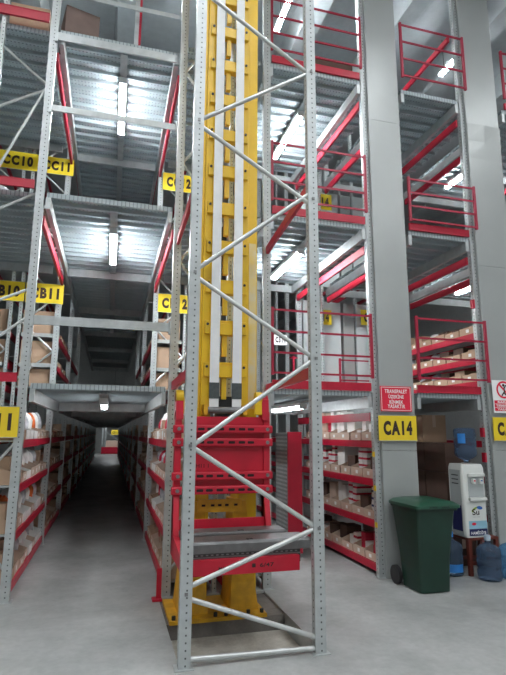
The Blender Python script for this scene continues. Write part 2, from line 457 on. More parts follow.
# upper shelves on left and lift racks from the second upright line on
for z in (2.36, 2.72, 3.20, 4.60, 5.0, 5.4, 6.75, 7.2):
    for i in range(1, 3):
        shelf(rackL, LX-.59, LX+.03, ysL[i]+.04, ysL[i+1]-.04, z)
        shelf(rackB, BX0-.03, BX0+.53, ysB[i]+.04, ysB[i+1]-.04, z)
        shelf(rackLL, LX-1.29, LX-.67, ysL[i]+.04, ysL[i+1]-.04, z)
for z in (2.72, 3.20):
    beam_x(rackL, LX-.51, LX-.05, YM-.02, z-.06, z, 'galv'); beam_x(rackLL, LX-1.21, LX-.75, YM-.02, z-.06, z, 'galv'); beam_x(rackB, BX0+.05, BX0+.45, YM-.02, z-.06, z, 'galv')
# red corner brackets on the near upright of the rack beyond the cooler
for z in (1.30, 1.62, 3.35):
    MB().box(DX0-.075, DX0-.046, YR+.0, YR+.06, z, z+.12).build('clip', 'red', rackD)

# ------------------------------------------------------------------ walkway decks
def plank_mesh(wd):
    def mk():
        b = MB(); d = .098
        b.prism([(-d, -.03), (-d+.02, -.03), (-d+.02, -.024), (-d+.006, -.024), (-d+.006, .02), (-.03, .02), (-.02, .008), (.02, .008), (.03, .02), (d-.006, .02), (d-.006, -.03), (d, -.03), (d, .03), (-d, .03)], 'x', -wd/2, wd/2)
        return b.mesh('deck_plank', 'plank')
    return cached(('plank', round(wd, 3)), mk)
def deck(z, x0, x1, y0, y1, label, group, ledger=True, red=(True, True), front=False, planks_to=99):
    r = thing('walkway_deck', label, 'platform', ((x0+x1)/2, y0, z-.06), group)
    me = plank_mesh(x1-x0-.02); y = y0 + .1
    while y < min(y1, planks_to) - .09:
        inst(me, 'deck_plank', ((x0+x1)/2, y, z-.031), r); y += .2
    if y1 > planks_to:
        b = MB(); 
        while y < y1 - .09:
            b.box(x0+.01, x1-.01, y-.098, y+.098, z-.04, z); y += .2
        o = b.build('far_planks', 'plank', r); o['kind'] = 'stuff'
    if ledger:
        for s, x in ((1, x0), (-1, x1)):
            beam_y(r, x+s*.03, y0, y1, z-.20, z-.062, 'galv', .05, 'ledger_beam')
        for s, x, on in ((1, x0, red[0]), (-1, x1, red[1])):
            if on: beam_y(r, x-s*.022, y0+.085, min(y1-.15, YM-.045), z-.36, z-.255, 'red', .035, 'red_beam')
    n = max(1, round((y1-y0)/2.7))
    for i in range(n+1):
        yy = min(max(y0 + (y1-y0)*i/n, y0+.03), y1-.03)
        if i > 12: break
        if i == 0 and not front: continue
        beam_x(r, x0+.06, x1-.06, yy, z-.19, z-.063, 'galv', .05, 'cross_beam')
    return r
GD = 'walkway decks'
aisle_x = (-.85, .60)
d = deck(L2, -.85, .60, YL, 36, 'lowest steel deck roofing the long dark aisle', GD, red=(False, False), planks_to=14)
d = deck(L3, -.85, .60, YL, 22, 'middle steel deck hung above the long dark aisle', GD, front=False, planks_to=14)
deck(L4, -.85, .60, YL, 20, 'top steel deck hung above the long dark aisle', GD, front=False, planks_to=14)
for z, t in ((L2, 'lowest'), (L3, 'middle'), (L4, 'top')):
    if z > L2:
        deck(z, -2.9, -.97, YL+.06, YM-.06, t+' steel deck left open before the stacked cartons and twin yellow signs', GD, ledger=False)
        deck(z, .70, 1.68, YB+.06, YM-.06, t+' steel deck right behind the yellow lift mast', GD, ledger=False)
    deck(z, 1.78, 3.11, YR, YRM+.1, t+' steel deck over the second aisle behind the lift', GD, red=(False, True), front=False)
    if z > L2: deck(z, 3.23, 3.55, YR+.10, YRM-.05, t+' narrow steel deck behind the first grey clad column', GD, ledger=False)
    deck(z, 3.74, 4.70, YR, YRM+.1, t+' steel deck bridging the gap between the two grey clad columns', GD, red=(z > L2, z > L2))
    if z > L2: deck(z, 4.84, 5.22, YR+.10, YRM-.05, t+' narrow steel deck behind the grey clad column beyond the cooler', GD, ledger=False)
    if z > L2: deck(z, 5.46, 7.0, YR, YRM+.1, t+' steel deck past the grey clad column beyond the cooler', GD, red=(True, True))
# cable tray along each lamp row
def tray(x, segs, z, label):
    r = thing('cable_tray', label, 'cable tray', (x, segs[0][0], z), 'cable trays above the tube lights')
    for y0, y1 in segs:
        MB().prism([(-.045+x, z), (.045+x, z), (.045+x, z+.03), (.037+x, z+.03), (.037+x, z+.006), (-.037+x, z+.006), (-.037+x, z+.03), (-.045+x, z+.03)], 'y', y0, y1).build('tray', 'galv', r)
        for q in (y0+.15, y1-.15):
            MB().box(x-.012, x+.012, q-.01, q+.01, z+.006, z+.0385).build('hanger', 'galv', r)
def bays(y1, n=3):
    k = max(1, round((y1-YL)/2.7)); st = (y1-YL)/k
    return [(YL+st*i+.10, YL+st*(i+1)-.06) for i in range(n)]
tray(-.09, bays(36), L2-.1, 'cable tray under the lowest deck of the long aisle')
tray(-.09, bays(22), L3-.1, 'cable tray under the middle deck of the long aisle')
tray(-.08, bays(20), L4-.1, 'cable tray under the top deck of the long aisle')
for z, t in ((L2, 'lowest'), (L3, 'middle'), (L4, 'top')): tray(2.50, [(6.0, 8.36)], z-.1, 'cable tray under the %s deck behind the yellow lift mast' % t)

# ------------------------------------------------------------------ guard bars across the long aisle
def guard_bar(z, h, label, y=YL-.05):
    r = thing('guard_bar', label, 'rail', (-.12, y, z), 'grey guard bars across the long aisle')
    MB().box(-.86, .59, y-.012, y+.012, z-h/2, z+h/2).build('bar', 'galv', r)
    for x in (-.875, .605): MB().box(x-.014, x+.014, y-.02, y+.0145, z-h/2-.03, z+h/2+.03).build('end_clip', 'galv', r)
guard_bar(2.85, .10, 'flat grey guard bar above the lowest deck of the long aisle')
guard_bar(5.40, .075, 'flat grey guard bar above the middle deck of the long aisle')
guard_bar(6.36, .10, 'flat grey beam just under the top deck edge of the long aisle')
guard_bar(6.98, .06, 'thin grey guard bar above the top deck of the long aisle')

bpst = thing('barrier_post', 'thin red and grey post standing at the top deck edge of the long aisle', 'post', (.12, 5.98, L4))
MB().box(.085, .115, 5.965, 5.995, L4+.001, L4+1.1).build('red_post', 'red', bpst)
MB().box(.03, .084, 5.965, 5.995, L4+.001, L4+1.1).build('grey_post', 'galv', bpst)
MB().box(.02, .125, 5.95, 6.01, L4+.0005, L4+.012).build('foot', 'galv', bpst)
# red toe boards at the left rack
def toe(x0, x1, y, z0, z1, label, mat='red'):
    o = MB().box(x0, x1, y-.015, y+.015, z0, z1).prism([(y-.02, z1), (y+.02, z1), (y+.02, z1+.008), (y-.02, z1+.008)], 'x', x0, x1).build('toe_board', mat)
    return tag(o, label, 'toe board', 'red toe boards along the deck edges')
toe(-2.9, -.97, YL-.056, L2+.0, L2+.09, 'red toe board on the lowest level beside the rack sign ending in 11')
toe(-2.9, -.97, YL-.056, L3+.0, L3+.09, 'red toe board on the middle deck below the CC10 sign')
toe(-2.9, -.97, YL-.056, L4+.02, L4+.13, 'red toe board on the top deck above the CC10 sign')
# red railings of the right decks
def railing(x0, x1, y, zs, label, posts=None, toe_z=None, down=None):
    r = thing('guard_railing', label, 'railing', ((x0+x1)/2, y, min(zs)), 'red guard railings')
    for z in zs: MB().bar((x0, y, z), (x1, y, z), .018, .024).build('rail', 'rail_red', r)
    for x in posts or (x0, x1): MB().box(x-.016, x+.016, y-.016, y+.016, down or min(zs)-.03, max(zs)+.03).build('end_post', 'rail_red', r)
    if toe_z: MB().box(x0+.01, x1-.01, y+.02, y+.045, toe_z, toe_z+.10).build('toe_board', 'red', r)
zoff = (.18, .42, .68, .94)
for z, t in ((L2, 'lowest'), (L3, 'middle'), (L4, 'top')):
    railing(1.80, 3.10, YR-.05, [z+.005+o for o in zoff], 'red tube railing on the %s deck of the second aisle behind the lift' % t, toe_z=z+.002)
    lo, hi = (.18, .95) if z == L2 else (.12, .70) if z == L3 else (.15, .97)
    railing(3.725, 4.765, YR-.10, [z + lo + (hi-lo)*k/3 for k in range(4)], 'red framed railing on the %s deck between the two grey clad columns' % t)
    if z < L4: toe(3.75, 4.69, YR-.02, z+.002, z+.09, 'red toe board on the %s deck between the two grey clad columns' % t)
    if z > L2: railing(5.5, 6.95, YR-.05, [z+.005+o for o in zoff], 'red tube railing on the %s deck past the column beyond the cooler' % t, toe_z=z+.002)
railing(3.90, 4.69, YRM-.1, [L2+.14, L2+.42, L2+.78], 'short red inner railing on the lowest deck by the pale wall panels', posts=(3.90,), down=L2+.001)
railing(2.95, 3.10, YRM-.1, [L2+.14, L2+.42, L2+.78], 'narrow red inner railing stub on the lowest deck by the pale wall panels', posts=(3.02,), down=L2+.001)
beam_y(rackD, 4.695, YR+.1, YRM-.05, 7.58, 7.67, 'red', .035)

# ------------------------------------------------------------------ grey clad columns
def column(x0, x1, label, seams, dent=None):
    r = thing('clad_column', label, 'column', ((x0+x1)/2, YR-.02, 0))
    zs = [.002] + seams + [TOP]
    for a, b in zip(zs, zs[1:]):
        m = MB(); y = YR - .045
        a2 = a + .004
        rings = []; n = max(2, int((b-a2)/.25))
        for i in range(n+1):
            z = a2 + (b-a2)*i/n; q = 0
            if dent and abs(b-dent) < .01: q = .035*max(0, 1-abs(b-z)/.7)**2
            rings.append([(x0, y-.0-q*.3, z), ((x0+x1)/2, y-q, z), (x1, y-q*.6, z), (x1, y+.035, z), (x0, y+.035, z)])
        m.loft(rings); m.build('cladding_sheet', 'panel', r)
    m = MB().box(x1-.03, x1, YR-.008, YR+.5, .004, TOP); m.build('side_sheet', 'panel', r)
    return r
column(3.195, 3.67, 'grey sheet clad column carrying the CA14 sign', [1.45, 5.9])
column(4.785, 5.345, 'grey sheet clad column with a bent seam beyond the water cooler', [1.45, 3.95, 6.12], 6.12)
# pale panels at the second upright line on the lowest upper level
def pale(x0, x1, z0, z1, y, label, mat='panel_light'):
    o = MB().box(x0, x1, y, y+.03, z0, z1).prism([(x0, y-.02), (x0+.05, y-.02), (x0+.05, y), (x0, y)], 'z', z0, z1).build('wall_panel', mat)
    tag(o, label, 'panel', 'pale wall panels behind the second aisle')
for z0, t in ((L2, 'lowest'), (L3, 'middle')):
    pale(3.30, 4.05, z0+.003, z0+1.9, YRM+.14, 'pale grey wall panel standing on the %s deck beside the sign ending in 14' % t)
    pale(4.10, 4.32, z0+.003, z0+1.9, YRM+.14, 'narrow bluish grey wall panel standing on the %s deck' % t, 'panel')
    pale(4.36, 4.71, z0+.003, z0+1.9, YRM+.14, 'pale grey wall panel on the %s deck hidden partly by the grey clad column' % t)

# ------------------------------------------------------------------ signs
def sign(txt, x0, x1, y, z0, z1, label, tw=.76, th=.58, mat='sign_y', ink='sign_ink', bold=.06):
    r = thing('rack_sign', label, 'sign', ((x0+x1)/2, y, z0), None)
    MB().box(x0, x1, y, y+.006, z0, z1).build('plate', mat, r)
    e = .006
    MB().box(x0-.003, x1+.003, y-.003, y+.007, z1, z1+e).build('edge_strip', 'galv', r)
    MB().box(x0-.003, x1+.003, y-.003, y+.007, z0-e, z0).build('edge_strip', 'galv', r)
    if txt: letter(txt, (x1-x0)*tw, (z1-z0)*th, ink, ((x0+x1)/2, y-.0005, (z0+z1)/2), r, bold=bold, spacing=1.28)
    return r
sg = YM-.06
sign('CC10', -2.02, -1.40, sg, 5.93, 6.24, 'yellow CC10 sign above the pale wrapped pack on the middle deck')
sign('CC11', -1.385, -.83, sg, 5.93, 6.23, 'yellow CC11 sign on the middle level beside the long aisle')
sign('CB10', -2.02, -1.425, sg, 3.69, 4.01, 'yellow CB10 sign above the big plain cartons')
sign('CB11', -1.41, -.84, sg, 3.69, 4.01, 'yellow CB11 sign beside the long aisle, over big cartons')
sign('CB12', .675, 1.24, sg, 3.67, 3.99, 'yellow CB12 sign over cartons behind the lift frame')
sign('CC12', .675, 1.24, sg, 5.90, 6.23, 'yellow CC12 sign behind the lift frame on the middle level')
sign('CA11', -1.475, -.915, YL-.075, 1.60, 1.91, 'yellow CA11 sign on the ground level rack end')
sign('CA14', 3.135, 3.655, YR-.09, 1.575, 1.875, 'yellow CA14 sign on the first grey clad column')
sign('CA15', 4.785, 5.31, YR-.09, 1.575, 1.875, 'yellow CA15 sign on the grey clad column beyond the cooler')
sign('CB14', 3.42, 3.84, YRM+.08, 3.62, 3.90, 'yellow CB14 sign on the pale panels behind the lowest red railing')
sign('CC14', 3.38, 3.90, YRM+.08, 5.88, 6.20, 'yellow CC14 sign behind the middle red railing')
sign('CB15', 4.44, 4.95, YRM+.08, 3.66, 3.96, 'yellow CB15 sign half hidden by the first grey clad column')
r = sign('C314', 2.70, 2.95, YRM+.02, 3.19, 3.37, 'small white C314 card hanging in the second aisle above the lowest deck', mat='white_print')
MB().tube((2.72, YRM+.023, 3.37), (2.72, YRM+.023, 4.15), .004, 6).build('hanger', 'dark', r); MB().tube((2.93, YRM+.023, 3.37), (2.93, YRM+.023, 4.15), .004, 6).build('hanger', 'dark', r)
# red warning sign
yv = YR-.088
r = thing('warning_sign', 'red warning sign with white Turkish lettering above the CA14 sign', 'sign', (3.385, yv, 1.92))
MB().box(3.175, 3.605, yv, yv+.006, 1.925, 2.235).build('plate', 'sign_red', r)
for a in ((3.187, 3.593, 2.217, 2.223), (3.187, 3.593, 1.937, 1.943), (3.187, 3.193, 1.937, 2.223), (3.587, 3.593, 1.937, 2.223)):
    MB().box(a[0], a[1], yv-.0015, yv-.0003, a[2], a[3]).build('border', 'white_print', r)
for t, z, wd in (('TRANSPALET', 2.172, .31), ('ÜZERİNE', 2.112, .21), ('BİNMEK', 2.048, .19), ('YASAKTIR', 1.988, .24)):
    letter(t, wd, .048 if t[0] not in 'ÜB' else .056, 'white_print', (3.39, yv-.0005, z), r, bold=.022, spacing=1.12)
# prohibition sign on the second column
r = thing('prohibition_sign', 'white no climbing sign with red ring above the CA15 sign', 'sign', (5.005, yv, 1.93))
MB().box(4.820, 5.215, yv, yv+.006, 1.93, 2.36).build('plate', 'white_print', r)
def ring(cx, cz, ro, ri, y, k=36):
    m = MB()
    for i in range(k):
        a, b = 2*math.pi*i/k, 2*math.pi*(i+1)/k
        n = len(m.v)
        for yy in (y-.0018, y-.0004):
            m.v += [(cx+ro*math.cos(a), yy, cz+ro*math.sin(a)), (cx+ro*math.cos(b), yy, cz+ro*math.sin(b)), (cx+ri*math.cos(b), yy, cz+ri*math.sin(b)), (cx+ri*math.cos(a), yy, cz+ri*math.sin(a))]
        m.f += [(n, n+1, n+2, n+3), (n+4, n+7, n+6, n+5), (n, n+4, n+5, n+1), (n+3, n+2, n+6, n+7)]
    return m
ring(4.995, 2.235, .115, .090, yv).build('ring', 'sign_red', r)
MB().bar((4.920, yv-.003, 2.31), (5.070, yv-.003, 2.16), .003, .022).build('slash', 'sign_red', r)
m = MB(); y2 = yv-.001
for p, q, wd in (((4.995, 2.20), (4.995, 2.27), .04), ((4.995, 2.20), (4.960, 2.155), .018), ((4.995, 2.20), (5.030, 2.165), .018), ((4.980, 2.26), (4.945, 2.30), .016), ((5.005, 2.26), (5.040, 2.30), .016)):
    m.bar((p[0], y2, p[1]), (q[0], y2, q[1]), .0012, wd)
m.tube((4.995, y2-.0006, 2.295), (4.995, y2+.0006, 2.295), .020, 14)
m.build('climber', 'sign_ink', r)
for i, (t, wd) in enumerate((('RAFLARA', .26), ('TIRMANMAK', .32), ('YASAKTIR', .29))):
    z = 2.072 - i*.047
    MB().box(4.835, 5.200, yv-.0014, yv-.0003, z-.021, z+.021).build('band', 'sign_red', r)
    letter(t, wd, .028, 'white_print', (5.015, yv-.0016, z), r, bold=.03)
for z in (.56, .98, 1.38):
    o = tag(MB().box(CX0-.051, CX0-.047, YR-.002, YR+.055, z, z+.06).build('shelf_tag', 'sign_y'), 'small yellow location tag on the upright beside the first grey clad column', 'tag', 'yellow location tags')

# ------------------------------------------------------------------ lift cage
cg = thing('lift_cage', 'galvanised upright frame with zigzag bracing standing before the yellow lift', 'frame', (1.1, 4.0, 0))
FX0, FX1, FY = .60, 1.645, 4.0
for x in (FX0, FX1): post(cg, x, FY, 0, 8.2, .088, .07, True)
zr = [5.00, 3.72, 2.275, .912]; zl = [5.63, 4.31, 2.94, 1.555, .50]
def br(zl_, zr_): MB().tube((FX0+.035, FY, zl_), (FX1-.035, FY, zr_), .019, 12).build('brace', 'galv_tube', cg, True)
for a, b in ((5.63, 5.02), (4.35, 4.99), (4.27, 3.69), (2.99, 3.77), (2.90, 2.30), (1.565, 2.25), (1.535, .93), (.545, .90), (.455, .115), (.055, .035), (5.70, 6.35), (7.0, 6.40)): br(a, b)
for x, zz in ((FX1, zr), (FX0, zl)):
    for z in zz: MB().box(x-.012, x+.012, FY-.045, FY-.0355, z-.012, z+.012).build('bolt', 'bolt', cg)
# red side ties from the cage to the rack behind
for z in (2.16, 3.84):
    for xa, xb in ((FX0+.03, BX0+.0), (FX1-.02, BX1-.0)):
        MB().bar((xa, FY+.04, z), (xb, YB-.04, z), .035, .09).build('side_tie', 'red', cg)

# ------------------------------------------------------------------ yellow lift mast
ms = thing('lift_mast', 'tall yellow lift mast with two hanging white belts inside the cage', 'lift mast', (1.11, 5.25, 0))
MZ = 8.3; MYF = 5.10
for s, xi, xo, xf in ((-1, .965, .86, .755), (1, 1.255, 1.345, 1.455)):
    a, b = sorted((xi, xo)); c, dd = sorted((xo, xf))
    MB().box(a, b, MYF, MYF+.32, .03, MZ).build('mast_column', 'yellow', ms, bevel=.006)
    MB().box(c, dd, MYF+.035, MYF+.065, .03, MZ).build('guide_flange', 'yellow', ms)
    MB().box(c, dd, MYF+.26, MYF+.29, .03, MZ).build('guide_flange', 'yellow', ms)
    t0, t1 = (c+.02, dd-.01) if s > 0 else (c+.01, dd-.02)
    MB().box(t0, t1, MYF+.031, MYF+.0345, 1.9, 3.7).build('wear_strip', 'worn', ms)
z = 2.27 - .44
k = 0
while z < MZ - .3:
    z += .44
    m = MB()
    m.box(.885, .965, MYF-.035, MYF-.0005, z-.055, z+.085); m.box(1.255, 1.325, MYF-.035, MYF-.0005, z-.055, z+.085)
    m.box(.965, 1.255, MYF-.035, MYF+.05, z-.06, z+.06)
    g = m.build('rung_bracket', 'yellow', ms, bevel=.005)
    for x in (.912, 1.298): MB().tube((x, MYF-.045, z+.045), (x, MYF-.034, z+.045), .014, 8).build('bolt', 'dark', g)
    MB().box(1.075, 1.125, MYF+.0, MYF+.05, z-.28, z-.06).build('centre_tie', 'yellow', g)
    MB().prism([(.98, z+.06), (1.24, z+.06), (1.20, z+.10), (1.02, z+.10)], 'y', MYF+.005, MYF+.03).build('web', 'yellow', g)
for x in (.985, 1.218):
    b_ = MB().box(x-.047, x+.047, MYF-.075, MYF-.066, 1.86, MZ).build('belt', 'strap', ms)
    MB().box(x-.050, x+.050, MYF-.080, MYF-.061, 1.99, 2.15).build('belt_grip', 'strap_grip', ms)
MB().tube((.90, MYF-.07, 1.875), (1.30, MYF-.07, 1.875), .035, 16).build('belt_bar', 'steel', ms, True)
for x in (.90, 1.30): MB().box(x-.02, x+.02, MYF-.11, MYF-.0005, 1.83, 1.93).build('bar_block', 'yellow_dirty', ms)
MB().box(1.03, 1.20, MYF+.02, MYF+.10, 1.80, 2.02).build('chain_guard', 'dark', ms)
MB().box(1.08, 1.13, MYF+.12, MYF+.16, 3.0, 3.9).build('cable_conduit', 'dark', ms)
MB().box(1.04, 1.17, MYF+.07, MYF+.14, 5.85, 6.2).build('motor_box', 'galv', ms)
MB().box(.74, 1.47, MYF+.0, MYF+.34, MZ, MZ+.12).build('head_plate', 'yellow', ms)
MB().tube((.80, MYF-.03, MZ+.2), (1.42, MYF-.03, MZ+.2), .07, 16).build('head_drum', 'steel', ms, True)
# base: flared legs and plate
for x0, x1 in ((.715, .945), (1.20, 1.43)):
    m = MB(); xm = (x0+x1)/2
    m.loft([[(x0-.02, 5.03, .012), (x1+.02, 5.03, .012), (x1+.02, 5.48, .012), (x0-.02, 5.48, .012)], [(x0, MYF-.02, .25), (x1, MYF-.02, .25), (x1, 5.44, .25), (x0, 5.44, .25)], [(xm-.06+.04*(1 if x0 < 1 else -1), MYF-.012, 1.0), (xm+.06+.04*(1 if x0 < 1 else -1), MYF-.012, 1.0), (xm+.06+.04*(1 if x0 < 1 else -1), 5.43, 1.0), (xm-.06+.04*(1 if x0 < 1 else -1), 5.43, 1.0)]])
    m.build('mast_leg', 'yellow_dirty', ms)
bp = MB().box(.60, 1.50, 4.90, 5.55, -.0195, .0115).build('base_plate', 'yellow_dirty', ms)
for x in (.64, .78, 1.02, 1.12, 1.33, 1.46):
    MB().tube((x, 4.94, .012), (x, 4.94, .045), .018, 6).build('anchor_bolt', 'dark', bp)
cb = MB().box(.85, 1.29, MYF-.035, MYF-.02, .90, 1.02).build('lower_bracket', 'yellow_dirty', ms)
for x in (.91, 1.0, 1.07, 1.14, 1.23): MB().box(x-.018, x+.018, MYF-.0365, MYF-.0352, .955, .975).build('slot', 'hole', cb)

# ------------------------------------------------------------------ red lift carriage with telescopic fork
ca = thing('lift_carriage', 'red steel lift carriage with slotted bars and grey sliding fork on the yellow mast', 'lift carriage', (1.08, 4.9, .5))
CY = 4.95
MB().box(.755, 1.485, CY, CY+.02, 1.10, 1.81).build('back_plate', 'red_lift', ca)
for x in (.60, 1.475):
    sp_ = MB().box(x, x+.06, CY-.02, CY+.06, .58, 1.86).build('side_post', 'red_lift', ca)
for z in (1.69, 1.565, 1.255, 1.125):
    b_ = MB().box(.575, 1.555, CY-.065, CY-.0205, z-.038, z+.038).build('slotted_bar', 'red_lift', ca, bevel=.012)
    for x in (.84, .93, 1.03, 1.14, 1.24, 1.33):
        MB().prism([(x-.028, z-.012), (x+.028, z-.012), (x+.034, z), (x+.028, z+.012), (x-.028, z+.012), (x-.034, z)], 'y', CY-.0675, CY-.0652).build('slot', 'hole', b_)
    for x in (.63, 1.50): MB().tube((x, CY-.075, z), (x, CY-.064, z), .018, 8).build('bolt', 'bolt', b_)
for x in (.60, 1.455):
    m = MB(); m.prism([(CY-.04, 1.78), (CY+.10, 1.78), (CY+.12, 2.0), (CY+.05, 2.06), (CY-.02, 1.98)], 'x', x, x+.07); m.build('top_ear', 'red_lift', ca)
    MB().tube((x+.0 if x < 1 else x-.06, CY+.02, 2.0), (x+.07 if x < 1 else x, CY+.02, 2.0), .06, 16).build('guide_roller', 'yellow', ca, True)
    MB().box(x+.07 if x < 1 else x-.075, x+.145 if x < 1 else x, CY-.03, CY+.0, 1.83, 1.99).build('roller_bracket', 'yellow', ca, bevel=.01)
for x in (.60, 1.475):      # cheeks running forward under the fork
    m = MB(); m.prism([(CY+.06, 1.10), (CY-.02, 1.10), (CY-.12, .74), (4.27, .66), (4.27, .56), (CY+.06, .56)], 'x', x, x+.05); m.build('side_cheek', 'red_lift', ca)
lc = MB().box(.655, 1.47, CY-.05, CY-.02, .775, .865).build('lower_crossbar', 'red_lift', ca)
fb = MB().box(.64, 1.575, 4.22, 4.262, .545, .665).build('front_beam', 'red_lift', ca, bevel=.004)
letter('MAX', .08, .03, 'sign_ink', (.93, 4.2195, .595), fb, bold=.02); letter('6/47', .12, .032, 'sign_ink', (1.29, 4.2195, .605), fb, bold=.02)
MB().box(1.165, 1.195, 4.2185, 4.2198, .59, .62).build('stencil_block', 'sign_ink', fb)
letter('H11 1', .12, .035, 'hole', (.87, CY-.0005, 1.345), ca, bold=.01)
MB().box(.62, 1.50, 4.28, 4.92, .565, .60).build('fork_bed', 'dark', ca)
f1 = MB().prism([(4.60, .66), (4.84, .66), (4.84, .785), (4.82, .80), (4.62, .80), (4.60, .785)], 'x', .655, 1.585).build('fork_rail', 'steel', ca)
f2 = MB().prism([(4.28, .70), (4.56, .70), (4.56, .765), (4.54, .785), (4.30, .785), (4.28, .765)], 'x', .655, 1.69).build('fork_rail', 'steel', ca)
f3 = MB().prism([(4.275, .60), (4.55, .60), (4.55, .70), (4.275, .70)], 'x', .655, 1.60).build('fork_base', 'dark', ca)
MB().box(.655, 1.60, 4.273, 4.2748, .664, .676).build('fork_groove', 'steel', f3)
for q in range(22): MB().box(.67+q*.042, .69+q*.042, 4.2735, 4.2748, .683, .693).build('chain_link', 'steel', f3)
for x in (1.16, 1.19): MB().box(x-.012, x+.012, 4.32, 4.36, .785, .788).build('fork_slot', 'dark', f2)
for x in (1.16, 1.19): MB().box(x-.012, x+.012, 4.63, 4.67, .80, .803).build('fork_slot', 'dark', f1)

# ------------------------------------------------------------------ red cabinet with perforated side in the second aisle
cb = thing('perforated_cabinet', 'narrow red fronted cabinet with perforated grey side behind the lift', 'cabinet', (2.5, 6.9, 0))
MB().box(2.42, 2.60, 6.90, 7.46, .08, 1.665).build('body', 'mesh_panel', cb)
MB().box(2.405, 2.61, 6.865, 6.8995, .06, 1.675).build('front_door', 'red', cb, bevel=.004)
for x in (2.44, 2.57):
    for y in (6.93, 7.42): MB().tube((x, y, .001), (x, y, .08), .02, 10).build('foot', 'dark', cb)

# ------------------------------------------------------------------ stock: picking bins, cartons, wrapped packs
def bin_mesh():
    b = MB(); w_, d_, hf, hb, t = .30, .40, .10, .155, .006
    b.box(-w_/2, w_/2, 0, d_, 0, t)
    b.box(-w_/2, w_/2, 0, t, t, hf); b.box(-w_/2, w_/2, d_-t, d_, t, hb)
    for x in (-w_/2, w_/2-t):
        b.prism([(t, t), (d_-t, t), (d_-t, hb), (.16, hb), (t, hf)], 'x', x, x+t)
    return b
BIN = {k: bin_mesh().mesh('tray', k) for k in ('kraft_light', 'kraft', 'white_card')}
LAB = MB().box(-.03, .03, -.0018, -.0004, .03, .072).mesh('label_card', 'paper')
def picking_bin(x, y, z, face, mat, label, group, sx=1.0):
    # face: +1 opens towards +X, -1 opens towards -X
    r = thing('picking_bin', label, 'bin', (x, y, z+.0008), group)
    r.rotation_euler.z = R(90)*face + random.uniform(-.025, .025)
    t = bpy.data.objects.new('tray', BIN[mat]); COL.objects.link(t); t.parent = r; t.scale = (sx, 1, random.uniform(.9, 1.12))
    l = bpy.data.objects.new('label_card', LAB); COL.objects.link(l); l.parent = t; l.location = (random.uniform(-.03, .03), 0, 0)
    return r
ORD = ('lowest', 'second lowest', 'second highest', 'highest')
def bins(xface, y0, y1, face, lbl, group, pitch, mats, zs=SH, sx=1.0, names=ORD, goods=None):
    for k, z in enumerate(zs):
        y = y0 + pitch/2; n = 0
        while y + pitch/2 <= y1:
            picking_bin(xface - random.uniform(.0, .012)*face, y, z, face, random.choice(mats) if n else mats[0] if mats[0] != 'kraft_light' or face < 0 else 'kraft', lbl % names[k], group, sx)
            if goods: goods(xface - face*.215, y, z+.0092, k, n, names[k])
            y += pitch; n += 1
def lump(x, y, z, sx, sy, sz, mat, label, group, seed):
    rnd = random.Random(seed); rings = []; n = 12
    ph = [rnd.uniform(0, 6.28) for _ in range(6)]
    for j, (r_, h) in enumerate(((.55, 0), (.85, .12), (.92, .4), (1.0, .7), (.6, .93), (.12, 1.0))):
        rings.append([(x + sx*r_*math.cos(t)*(1+.14*math.sin(3*t+ph[j])), y + sy*r_*math.sin(t)*(1+.14*math.sin(4*t+ph[j])), z + sz*h*(1+.10*math.sin(2*t+ph[(j+2) % 6]) if j else 1)) for t in [2*math.pi*i/n for i in range(n)]])
    o = MB().loft(rings).build('wrapped_pack', mat, None, True); s = o.modifiers.new('s', 'SUBSURF'); s.levels = 1; s.render_levels = 1
    tag(o, label, 'pack', group)
def carton(x0, x1, y0, y1, z0, z1, mat, label, group, band=None, tape=True, rot=0, name='carton'):
    cx, cy = (x0+x1)/2, (y0+y1)/2; z0 += .001
    r = thing(name, label, 'carton', (cx, cy, z0), group)
    a, b, h = (x1-x0)/2, (y1-y0)/2, z1-z0
    def part(n, m_, bx):
        o = bpy.data.objects.new(n, MB().box(*bx).mesh(n, m_)); COL.objects.link(o); o.parent = r; return o
    part('box', mat, (-a, a, -b, b, 0, h))
    e = .0012
    if band:
        part('print_band', band, (-a-e, a+e, -b-e, b+e, h*.30, h*.62))
    elif tape:
        part('tape', 'kraft_light' if mat != 'kraft_light' else 'kraft', (-.025, .025, -b-e, b+e, h*.55, h+e))
    if rot: r.rotation_euler.z = rot
    return r
KINDS = {'w': ('white_card', None, 'plain white'), 'r': ('white_card', 'red_card', 'red banded white'), 'n': ('white_card', 'blue_card', 'navy banded white'), 'k': ('kraft_light', None, 'pale kraft'), 'd': ('kraft_dark_shade', None, 'dark brown'), 'R': ('red_card', None, 'red'), 'b': ('kraft', None, 'kraft brown')}
